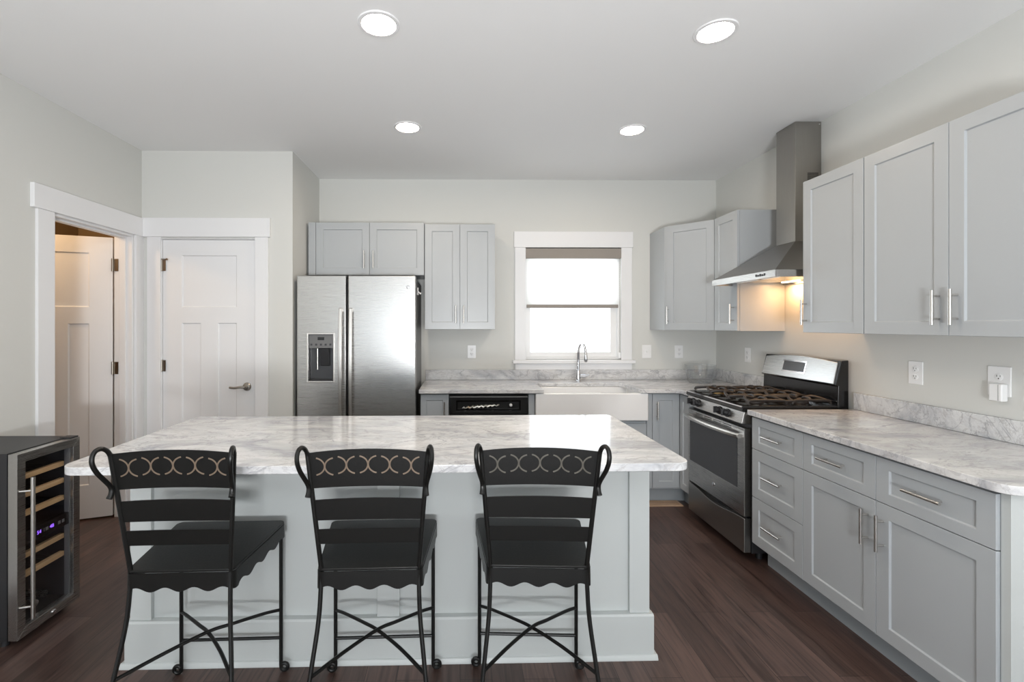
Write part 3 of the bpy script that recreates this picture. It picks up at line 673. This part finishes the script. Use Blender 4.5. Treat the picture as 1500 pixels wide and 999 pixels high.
for (x, y) in ((0.14, 0.15), (0.14, 0.43), (W / 2, 0.29), (W - 0.14, 0.15), (W - 0.14, 0.43)):
    q = MB().lathe([(0.052, 0.930), (0.050, 0.938), (0.040, 0.942), (0.036, 0.942)], (x, y, 0), 28).build('burner', 'brass' if x < 0.2 and y < 0.2 else 'cast', rg)
    MB().lathe([(0.036, 0.9425), (0.037, 0.949), (0.030, 0.954), (0.006, 0.955)], (x, y, 0), 24).build('burner_cap', 'cast', q)
for gx0, gx1 in ((0.022, 0.236), (0.242, 0.450), (0.456, 0.670)):
    g = MB(); cx = (gx0 + gx1) / 2; zt = 0.960; rr = 0.0085; hw_ = (gx1 - gx0) / 2 - 0.008
    def bar(p): g.tube(spline(p, 5), rr, 8)
    for cy in (0.155, 0.425):
        for sx in (-1, 1):
            bar([(cx + sx * hw_, cy - 0.118, 0.936), (cx + sx * hw_, cy - 0.105, zt - 0.006), (cx + sx * hw_ * 0.97, cy - 0.05, zt - 0.004), (cx + sx * hw_ * 0.96, cy, zt - 0.003), (cx + sx * hw_ * 0.97, cy + 0.05, zt - 0.004), (cx + sx * hw_, cy + 0.105, zt - 0.006), (cx + sx * hw_, cy + 0.118, 0.936)])
            bar([(cx + sx * hw_ * 0.96, cy, zt - 0.003), (cx + sx * 0.07, cy + 0.006, zt + 0.006), (cx + sx * 0.035, cy + 0.004, zt + 0.006), (cx + sx * 0.022, cy, zt - 0.004)])
            bar([(cx + sx * hw_ * 0.98, cy + sx * 0.11, zt - 0.010), (cx + sx * 0.05, cy + sx * 0.10, zt), (cx, cy + sx * 0.075, zt + 0.007), (cx, cy + sx * 0.022, zt - 0.003)])
            bar([(cx - sx * hw_ * 0.98, cy + sx * 0.11, zt - 0.010), (cx - sx * 0.05, cy + sx * 0.10, zt), (cx, cy + sx * 0.075, zt + 0.007)])
    for sx in (-1, 1): bar([(cx + sx * hw_, 0.26, 0.950), (cx + sx * hw_, 0.29, 0.952), (cx + sx * hw_, 0.32, 0.950)])
    bar([(cx, 0.225, zt), (cx, 0.29, zt + 0.002), (cx, 0.355, zt)])
    g.build('grate', 'cast', rg)

# ------------------------------------------------------------------ range hood
hd = thing('range_hood', 'stainless chimney range hood glowing warmly over the gas range', 'range hood', (1.846, 3.430, 1.695), RB)
HW, HD = 0.692, XR - 1.846 - 0.002
cx0, cx1, cy0 = 0.225, 0.410, 0.321
b = MB()
for (a0, a1, c0, c1) in ((0, HW, 0, 0.014), (0, 0.014, 0.014, HD), (HW - 0.014, HW, 0.014, HD), (0.014, HW - 0.014, HD - 0.014, HD)): b.box(a0, a1, c0, c1, 0, 0.042)
b.build('lip', 'steel_x', hd, bevel=0.0012)
b = MB(); A = [b.bm.verts.new(c) for c in ((0.002, 0.002, 0.0425), (HW - 0.002, 0.002, 0.0425), (HW - 0.002, HD, 0.0425), (0.002, HD, 0.0425))]
B = [b.bm.verts.new(c) for c in ((cx0, cy0, 0.258), (cx1, cy0, 0.258), (cx1, HD, 0.258), (cx0, HD, 0.258))]
b.bm.faces.new(A[::-1]); b.bm.faces.new(B)
for k in range(4): b.bm.faces.new((A[k], A[(k + 1) % 4], B[(k + 1) % 4], B[k]))
b.build('canopy', 'steel_d', hd, bevel=0.001)
ch = MB().box(cx0 + 0.001, cx1 - 0.001, cy0 + 0.001, HD, 0.2585, ZC - 1.695 - 0.003).build('chimney', 'steel_z', hd, bevel=0.001)
v = MB()
for i in range(8):
    for j in range(5): v.box(cx1 - 0.0012, cx1 + 0.0004, cy0 + 0.082 + i * 0.009, cy0 + 0.0875 + i * 0.009, 0.655 + j * 0.010, 0.6615 + j * 0.010)
v.build('vent_holes', 'black', ch)
MB().lathe([(0.004, cx1 - 0.0012), (0.004, cx1 + 0.001), (0.002, cx1 + 0.0015)], (0, HD - 0.012, 1.015), 12, 'x').build('screw', 'chrome', ch)
MB().box(0.015, HW - 0.015, 0.015, HD - 0.015, 0.018, 0.026).build('underside', 'steel_x', hd)
fl = MB()
for x in (0.10, 0.36): fl.box(x, x + 0.235, 0.13, 0.36, 0.012, 0.0175)
fl.build('grease_filter', 'nickel', hd, bevel=0.002)
for x in (0.14, 0.50): MB().box(x, x + 0.16, HD - 0.075, HD - 0.055, 0.010, 0.0178).build('hood_lamp', 'strip', hd)
kb = MB()
for i in range(5): kb.box(0.512 + i * 0.020, 0.520 + i * 0.020, -0.0035, 0.0005, 0.015, 0.030 - (i % 2) * 0.004)
kb.build('control_buttons', 'blackm', hd)
for x in (0.22, 0.56):
    q = area('hood_bulb_light', (0, 0, 0), (0, 0, 0), 0.13, 0.03, 1.5, (1.0, 0.56, 0.25)); q.parent = hd; q.location = (x, HD - 0.065, 0.008)

# ------------------------------------------------------------------ outlets
def plate(label, loc, rz, w=0.075, h=0.117, kind='duplex', cat='outlet'):
    name = 'light_switch' if kind == 'switch' else 'wall_outlet'
    t = thing(name, label, cat, loc, rz)
    MB().box(-w / 2, w / 2, -0.006, 0, -h / 2, h / 2).build('cover_plate', 'white', t, bevel=0.002)
    if kind == 'switch':
        MB().box(-0.018, 0.018, -0.008, -0.0055, -0.034, 0.034).build('rocker', 'white', t, bevel=0.001)
        MB().box(-0.003, 0.003, -0.0185, -0.0075, -0.008, 0.006).build('toggle', 'white', t, bevel=0.001)
    else:
        for s in (-1, 1):
            if kind == 'plugged' and s < 0: continue
            f = MB().lathe([(0.017, -0.0055), (0.017, -0.0075), (0.016, -0.008)], (0, 0, s * 0.0195), 20, 'y').build('receptacle', 'white', t)
            MB().box(-0.0075, -0.0055, -0.0085, -0.0075, s * 0.0195 - 0.001, s * 0.0195 + 0.008).box(0.0055, 0.0075, -0.0085, -0.0075, s * 0.0195 - 0.001, s * 0.0195 + 0.007).lathe([(0.0025, -0.0075), (0.0025, -0.0085)], (0, 0, s * 0.0195 - 0.008), 10, 'y').build('slots', 'slot', f)
    return t
plate('white outlet under the tall cabinet beside the fridge', (0.1055, YB - 0.0005, 1.168), 0)
plate('white toggle switch plate between the window and the corner cabinet', (1.70, YB - 0.0005, 1.168), 0, 0.084, 0.122, 'switch', 'switch')
plate('white outlet on the window wall just above the glass bowl', (1.995, YB - 0.0005, 1.166), 0)
plate('white outlet under the narrow cabinet next to the hood', (XR - 0.0005, 3.797, 1.167), RB)
plate('white outlet with both sockets free under the near cabinets', (XR - 0.0005, 2.386, 1.166), RB)
plate('oversized white outlet plate with an adapter in its lower socket', (XR - 0.0005, 2.011, 1.168), RB, 0.088, 0.128, 'plugged')
ad = thing('plug_in_adapter', 'white boxy plug-in adapter stuck in the oversized outlet', 'adapter', (XR - 0.009, 1.999, 1.122), RB)
MB().box(-0.026, 0.026, -0.030, 0.0, -0.038, 0.038).build('housing', 'white', ad, bevel=0.006, seg=3)
MB().box(0.012, 0.0135, -0.0304, -0.006, -0.034, 0.034).build('seam', 'greyp', ad)

# ------------------------------------------------------------------ floor register
rgst = MB(); x0, x1, y0, y1 = 1.46, 1.735, 3.640, 3.752
rgst.box(x0, x1, y0, y0 + 0.018, 0.0003, 0.007).box(x0, x1, y1 - 0.018, y1, 0.0003, 0.007).box(x0, x0 + 0.02, y0 + 0.018, y1 - 0.018, 0.0003, 0.007).box(x1 - 0.02, x1, y0 + 0.018, y1 - 0.018, 0.0003, 0.007)
for i in range(17): rgst.box(x0 + 0.024 + i * 0.0136, x0 + 0.034 + i * 0.0136, y0 + 0.018, y1 - 0.018, 0.0003, 0.006)
rgst.box(x0 + 0.02, x1 - 0.02, (y0 + y1) / 2 - 0.005, (y0 + y1) / 2 + 0.005, 0.0003, 0.0065)
tag(rgst.build('floor_register', 'grille'), 'light oak floor register by the toe kick near the range', 'vent')

# ------------------------------------------------------------------ downlights
def downlight(label, x, y):
    t = thing('recessed_downlight', label, 'ceiling light', (x, y, ZC), 0, 'recessed downlights')
    MB().lathe([(0.0745, -0.0005), (0.0745, -0.0065), (0.077, -0.0075), (0.090, -0.0055), (0.093, -0.0005)], n=48, close=True).build('trim_ring', 'trim', t)
    MB().lathe([(0.074, -0.0006), (0.074, -0.0014), (0.05, -0.0018), (0.01, -0.002)], n=48).build('lens', 'lens', t)
downlight('lit recessed downlight nearer the camera on the pantry side', -0.356, 2.067)
downlight('lit recessed downlight deeper in the room on the fridge side', -0.35, 3.143)
downlight('lit recessed downlight nearer the camera on the range side', 1.147, 2.102)
downlight('lit recessed downlight deeper in the room toward the range hood', 1.162, 3.169)

# ------------------------------------------------------------------ island
IR = 0.0124
isl = thing('kitchen_island', 'pale grey panelled kitchen island base behind the bar stools', 'island', (0, 0, 0), IR)
bx0, bx1, by0, by1 = -1.345, 0.832, 1.988, 2.545
MB().box(bx0 + 0.012, bx1 - 0.012, by0 + 0.020, by1, 0.02, 0.8825).build('core_panel', 'isl', isl)
def stile(a, b_): MB().box(a, b_, by0, by0 + 0.0195, 0.185, 0.8825).build('stile', 'isl', isl, bevel=0.0015)
stile(bx0, bx0 + 0.086); stile(-0.325, -0.230); stile(bx1 - 0.086, bx1)
for xa, xb in ((bx0, bx0 + 0.0115), (bx1 - 0.0115, bx1)): MB().box(xa, xb, by0 + 0.02, by1, 0.185, 0.8825).build('side_panel', 'isl', isl, bevel=0.0015)
b = MB(); b.prism([(by0 - 0.014, 0.0), (by0 - 0.014, 0.178), (by0 - 0.008, 0.185), (by0 + 0.0195, 0.185), (by0 + 0.0195, 0.0)], 'x', bx0 - 0.014, bx1 + 0.014)
b.box(bx0 - 0.014, bx0, by0 + 0.0195, by1, 0, 0.183).box(bx1, bx1 + 0.014, by0 + 0.0195, by1, 0, 0.183)
b.build('base_board', 'isl', isl, bevel=0.0012)
b = MB(); b.prism([(by0 - 0.028, 0.0), (by0 - 0.028, 0.006), (by0 - 0.020, 0.018), (by0 - 0.0145, 0.020), (by0 - 0.0145, 0.0)], 'x', bx0 - 0.026, bx1 + 0.026)
b.box(bx1 + 0.0145, bx1 + 0.026, by0 - 0.0145, by1, 0, 0.018).box(bx0 - 0.026, bx0 - 0.0145, by0 - 0.0145, by1, 0, 0.018)
b.build('shoe_moulding', 'isl', isl)
tx0, tx1, ty0, ty1, rc = -1.392, 0.8625, 1.678, 2.592, 0.06
poly = arc(tx0 + rc, ty0 + rc, rc, 180, 270, 8) + arc(tx1 - rc, ty0 + rc, rc, 270, 360, 8) + arc(tx1 - 0.025, ty1 - 0.025, 0.025, 0, 90, 5) + arc(tx0 + 0.025, ty1 - 0.025, 0.025, 90, 180, 5)
o = MB().prism(poly, 'z', 0.884, 0.914).build('island_worktop', 'stone', bevel=0.0035, seg=3); o.rotation_euler = (0, 0, IR)
tag(o, 'large veined marble island top with rounded corners above the bar stools', 'countertop')

# ------------------------------------------------------------------ bar stools (front of the seat faces +y)
LAB = ['black iron bar stool closest to the wine cooler, at the end of the island',
       'black iron bar stool in the middle of the three at the island',
       'black iron bar stool nearest the range, its crossed-arc back pattern fainter']
def make_stool(inlay):
    st = thing('bar_stool', LAB[0], 'bar stool', (0, 0, 0), 0, 'bar stools at the island')
    SZ = 0.612
    def outline(wr, wf, yr, yf, r):
        q = []
        for (cx, cy, a0) in ((-wr / 2 + r, yr + r, 180), (wr / 2 - r, yr + r, 270), (wf / 2 - r, yf - r, 0), (-wf / 2 + r, yf - r, 90)): q += arc(cx, cy, r, a0, a0 + 90, 5)
        return q
    seat = MB().prism(outline(0.348, 0.425, -0.192, 0.192, 0.022), 'z', SZ - 0.010, SZ).build('seat', 'iron', st, bevel=0.003)
    # scalloped skirt round the seat
    q = outline(0.350, 0.427, -0.193, 0.193, 0.022); P = []
    for i in range(len(q)):
        a, b = Vector(q[i]), Vector(q[(i + 1) % len(q)]); n = max(1, int((b - a).length / 0.008)); P += [a.lerp(b, k / n) for k in range(n)]
    per = [0.0]
    for i in range(len(P)): per.append(per[-1] + (P[(i + 1) % len(P)] - P[i]).length)
    sk = MB(); V = []
    for i, p in enumerate(P):
        inn = p - p.normalized() * 0.004
        ph = (p.x / 0.092 if abs(abs(p.y) - 0.193) < 0.03 else p.y / 0.092) * 2 * math.pi
        zb = SZ - 0.064 - 0.0075 * math.cos(ph)
        V.append([sk.bm.verts.new((p.x, p.y, SZ - 0.0105)), sk.bm.verts.new((p.x * 1.004, p.y * 1.004, zb)), sk.bm.verts.new((inn.x, inn.y, zb)), sk.bm.verts.new((inn.x, inn.y, SZ - 0.0105))])
    for i in range(len(V)):
        a, b = V[i], V[(i + 1) % len(V)]
        for k in range(4): sk.bm.faces.new((a[k], a[(k + 1) % 4], b[(k + 1) % 4], b[k]))
    sk.build('skirt', 'iron', seat, smooth=50)
    lx, ly = 0.198, 0.180
    for s in (-1, 1):
        pts = [(s * lx, ly, SZ - 0.012), (s * lx, ly, 0.3), (s * lx, ly, 0.030)]
        curl = [(s * (lx + 0.014 - 0.014 * math.cos(R(t))), ly - 0.0005 * t / 90, 0.0215 - 0.014 * math.sin(R(t))) for t in range(20, 331, 20)]
        MB().tube(pts + curl, 0.0075, 10).build('front_leg', 'iron', st)
        pts = spline([(s * 0.160, -0.182, SZ - 0.012), (s * 0.161, -0.188, 0.54), (s * 0.166, -0.199, 0.44), (s * 0.182, -0.228, 0.30), (s * 0.199, -0.268, 0.15), (s * 0.212, -0.306, 0.001)], 6)
        MB().tube(pts, 0.0075, 10).build('rear_leg', 'iron', st)
        post = MB().tube([(s * 0.160, -0.184, SZ - 0.008), (s * 0.1733, -0.204, 0.77), (s * 0.192, -0.232, 1.003)], 0.0078, 10).build('back_post', 'iron', st)
        # scrolled rod rolling back and down from the post top
        dx, dy = s * 0.25, -0.968
        prof = [(0.0, 0.975), (0.001, 0.998), (0.009, 1.016), (0.026, 1.027), (0.045, 1.024), (0.058, 1.008), (0.061, 0.986), (0.052, 0.958), (0.036, 0.932), (0.022, 0.910), (0.016, 0.893), (0.020, 0.877), (0.029, 0.865)]
        path = spline([(s * (0.160 + (z - 0.604) * 0.0802) + dx * d, -0.184 - (z - 0.604) * 0.1203 + dy * d, z) for d, z in prof], 5)
        n = len(path); rad = [0.0072 + (0.0016 * max(0, (i / n - 0.8) * 5)) for i in range(n)]
        MB().tube(path, rad, 10).build('scroll', 'iron', post)
    # slats, arched along the top, following the rake of the posts
    def yz(z): return -0.184 - 0.1203 * (z - 0.604)
    def hw(z): return 0.160 + 0.0802 * (z - 0.604)
    def slat(z0, z1, a0, a1, nm):
        m = MB(); n = 16; prev = None
        for i in range(n + 1):
            u = -1 + 2 * i / n; k = 1 - u * u; ring = []
            for z, ak in ((z0 + a0 * k, 0), (z1 + a1 * k, 1)):
                xh = hw(z) - 0.003
                for dy in (-0.0022, 0.0022): ring.append(m.bm.verts.new((u * xh, yz(z) + dy, z)))
            ring = [ring[0], ring[1], ring[3], ring[2]]
            if prev:
                for j in range(4): m.bm.faces.new((prev[j], prev[(j + 1) % 4], ring[(j + 1) % 4], ring[j]))
            else: m.bm.faces.new(ring)
            prev = ring
        m.bm.faces.new(prev[::-1]); return m.build(nm, 'iron', st)
    top = slat(0.885, 1.003, 0.006, 0.012, 'back_slat'); slat(0.776, 0.845, 0.002, 0.006, 'back_slat'); slat(0.695, 0.745, 0.001, 0.002, 'back_slat')
    # crossed arcs on the top slat
    for i in range(5):
        m = MB(); cx = (i - 2) * 0.0690; cz = 0.955 + 0.009 * (1 - (cx / 0.17) ** 2)
        for sx in (-1, 1):
            pts = []
            for t in range(-78, 79, 6):
                x = cx + sx * (0.0335 - 0.0330 * math.cos(R(t))); zz = cz + 0.0285 * math.sin(R(t)); pts.append((x, yz(zz) - 0.0026, zz))
            prev = None
            for k, p in enumerate(pts):
                d = (Vector(pts[min(k + 1, len(pts) - 1)]) - Vector(pts[max(k - 1, 0)])).normalized(); nn = Vector((-d.z, 0, d.x)) * 0.0024
                ring = [m.bm.verts.new(Vector(p) + o_ + Vector((0, dy, 0))) for o_, dy in ((nn, 0), (-nn, 0), (-nn, 0.0014), (nn, 0.0014))]
                if prev:
                    for j in range(4): m.bm.faces.new((prev[j], prev[(j + 1) % 4], ring[(j + 1) % 4], ring[j]))
                else: m.bm.faces.new(ring)
                prev = ring
            m.bm.faces.new(prev[::-1])
        m.build('inlay', inlay, top)['label'] = 'faded bronze crossed arcs'
    MB().tube([(-lx, ly, 0.138), (lx, ly, 0.138)], 0.0062, 8).build('front_stretcher', 'iron', st)
    cr = MB()
    for s in (-1, 1):
        cr.tube(spline([(s * lx, ly, 0.252), (s * 0.150, 0.130, 0.268), (s * 0.06, 0.045, 0.283), (0, -0.006, 0.287 + 0.002 * s), (-s * 0.09, -0.108, 0.287), (-s * 0.182, -0.230, 0.285)], 6), 0.0062, 8)
    cr.build('cross_stretcher', 'iron', st)
    return st
SX = [(-0.922, 1.742), (-0.303, 1.748), (0.270, 1.756)]
s1 = make_stool('inlay'); s1.location = (SX[0][0], SX[0][1], 0); s1.rotation_euler = (0, 0, 0.03)
s2 = copy_tree(s1); s2.location = (SX[1][0], SX[1][1], 0); s2['label'] = LAB[1]; s2.rotation_euler = (0, 0, 0.03)
s3 = copy_tree(s1); s3.location = (SX[2][0], SX[2][1], 0); s3['label'] = LAB[2]; s3.rotation_euler = (0, 0, -0.045)
for p in s3.children:
    for q in p.children:
        if q.name.startswith('inlay'):
            q.data = q.data.copy(); q.data.materials[0] = M['inlay_dim']; q['label'] = 'darker bronze crossed arcs'

# ------------------------------------------------------------------ wine cooler
wc = thing('wine_cooler', 'black wine cooler with a stainless framed glass door and wooden racks', 'wine cooler', (-1.927, 2.073, 0), R(90))
WW, WD = 0.338, 0.448
b = MB(); b.box(0, 0.022, 0.045, WD, 0.032, 0.850).box(WW - 0.022, WW, 0.045, WD, 0.032, 0.850).box(0.022, WW - 0.022, 0.045, WD, 0.032, 0.060).box(0.022, WW - 0.022, 0.045, WD, 0.815, 0.850).box(0.022, WW - 0.022, WD - 0.02, WD, 0.060, 0.815)
b.build('body', 'blackm', wc, bevel=0.0015)
for x in (0.03, WW - 0.03):
    for y in (0.08, WD - 0.05): MB().cyl((x, y, 0), (x, y, 0.032), 0.016, n=14).build('foot', 'blackm', wc)
MB().box(WW - 0.05, WW - 0.004, 0.004, 0.06, 0.8465, 0.8535).build('hinge_cover', 'blackm', wc, bevel=0.001)
d = MB(); z0, z1, w_ = 0.034, 0.846, 0.040
for poly in ([(0, z0), (WW, z0), (WW - w_, z0 + w_), (w_, z0 + w_)], [(0, z1), (WW, z1), (WW - w_, z1 - w_), (w_, z1 - w_)], [(0, z0), (w_, z0 + w_), (w_, z1 - w_), (0, z1)], [(WW, z0), (WW - w_, z0 + w_), (WW - w_, z1 - w_), (WW, z1)]):
    d.prism(poly, 'y', 0.0, 0.040)
door = d.build('door_frame', 'steel_x', wc, bevel=0.0012)
MB().box(w_ - 0.004, WW - w_ + 0.004, 0.012, 0.018, z0 + w_ - 0.004, z1 - w_ + 0.004).build('door_glass', 'tint', door)
MB().box(w_, w_ + 0.004, 0.0175, 0.042, z0 + w_, z1 - w_).box(WW - w_ - 0.004, WW - w_, 0.0175, 0.042, z0 + w_, z1 - w_).build('gasket', 'greyp', door)
h = MB(); h.cyl((0.026, -0.045, 0.118), (0.026, -0.045, 0.742), 0.0085, n=16)
for z in (0.172, 0.682): h.cyl((0.012, 0.001, z), (0.026, -0.043, z), 0.0045, n=10)
h.build('handle', 'nickel', door)
MB().lathe([(0.010, 0.001), (0.010, -0.004), (0.007, -0.006)], (WW * 0.55, 0, z0 + 0.019), 18, 'y').build('lock', 'chrome', door)
for z in (0.722, 0.638, 0.552, 0.362, 0.274):
    s = MB(); s.box(0.034, WW - 0.034, 0.050, 0.072, z - 0.012, z + 0.012)
    rk = s.build('rack', 'rack', wc, bevel=0.002)
    wr = MB()
    for i in range(6): wr.cyl((0.05 + i * 0.047, 0.07, z), (0.05 + i * 0.047, WD - 0.024, z), 0.0025, n=8)
    wr.build('rack_wire', 'chrome', rk)
pn = MB().box(w_ + 0.001, WW - w_ - 0.001, 0.019, 0.046, 0.425, 0.482).build('control_panel', 'black', wc, bevel=0.001)
text_mesh('54', 'digits', 'violet', 0.023, pn, (0.128, 0.0185, 0.4535)); text_mesh('48', 'digits', 'violet', 0.023, pn, (0.196, 0.0185, 0.4535))
k = MB()
for x in (0.085, 0.152, 0.162, 0.230, 0.252): k.box(x, x + 0.014 if x != 0.152 else x + 0.004, 0.0175, 0.0195, 0.446, 0.461)
k.build('touch_key', 'greyp', pn)
def bottle(label, x, z, y0, cap, capname):
    """lying bottle, neck toward the door"""
    t = thing('wine_bottle', label, 'wine bottle', (-1.927 - y0, 2.073 + x, z), R(90), 'bottles lying in the wine cooler')
    MB().lathe([(0.0145, 0.045), (0.0145, 0.09), (0.020, 0.11), (0.037, 0.14), (0.0375, 0.29), (0.034, 0.297), (0.02, 0.298)], n=28, axis='y').build('glass', 'bottle', t)
    MB().lathe([(0.006, 0.0), (0.0155, 0.0015), (0.0155, 0.006), (0.0150, 0.058), (0.0148, 0.060)], n=24, axis='y').build('capsule', cap, t)
bottle('dark bottle with an orange capsule lying on the rack over the cooler display', 0.061, 0.502, 0.050, 'orange', 'orange')
bottle('dark bottle with a silver capsule on the cooler floor, closest to its handle side', 0.176, 0.098, 0.075, 'foil', 'foil')
bottle('dark bottle with a silver capsule on the cooler floor, on its hinge side', 0.256, 0.098, 0.100, 'foil', 'foil')
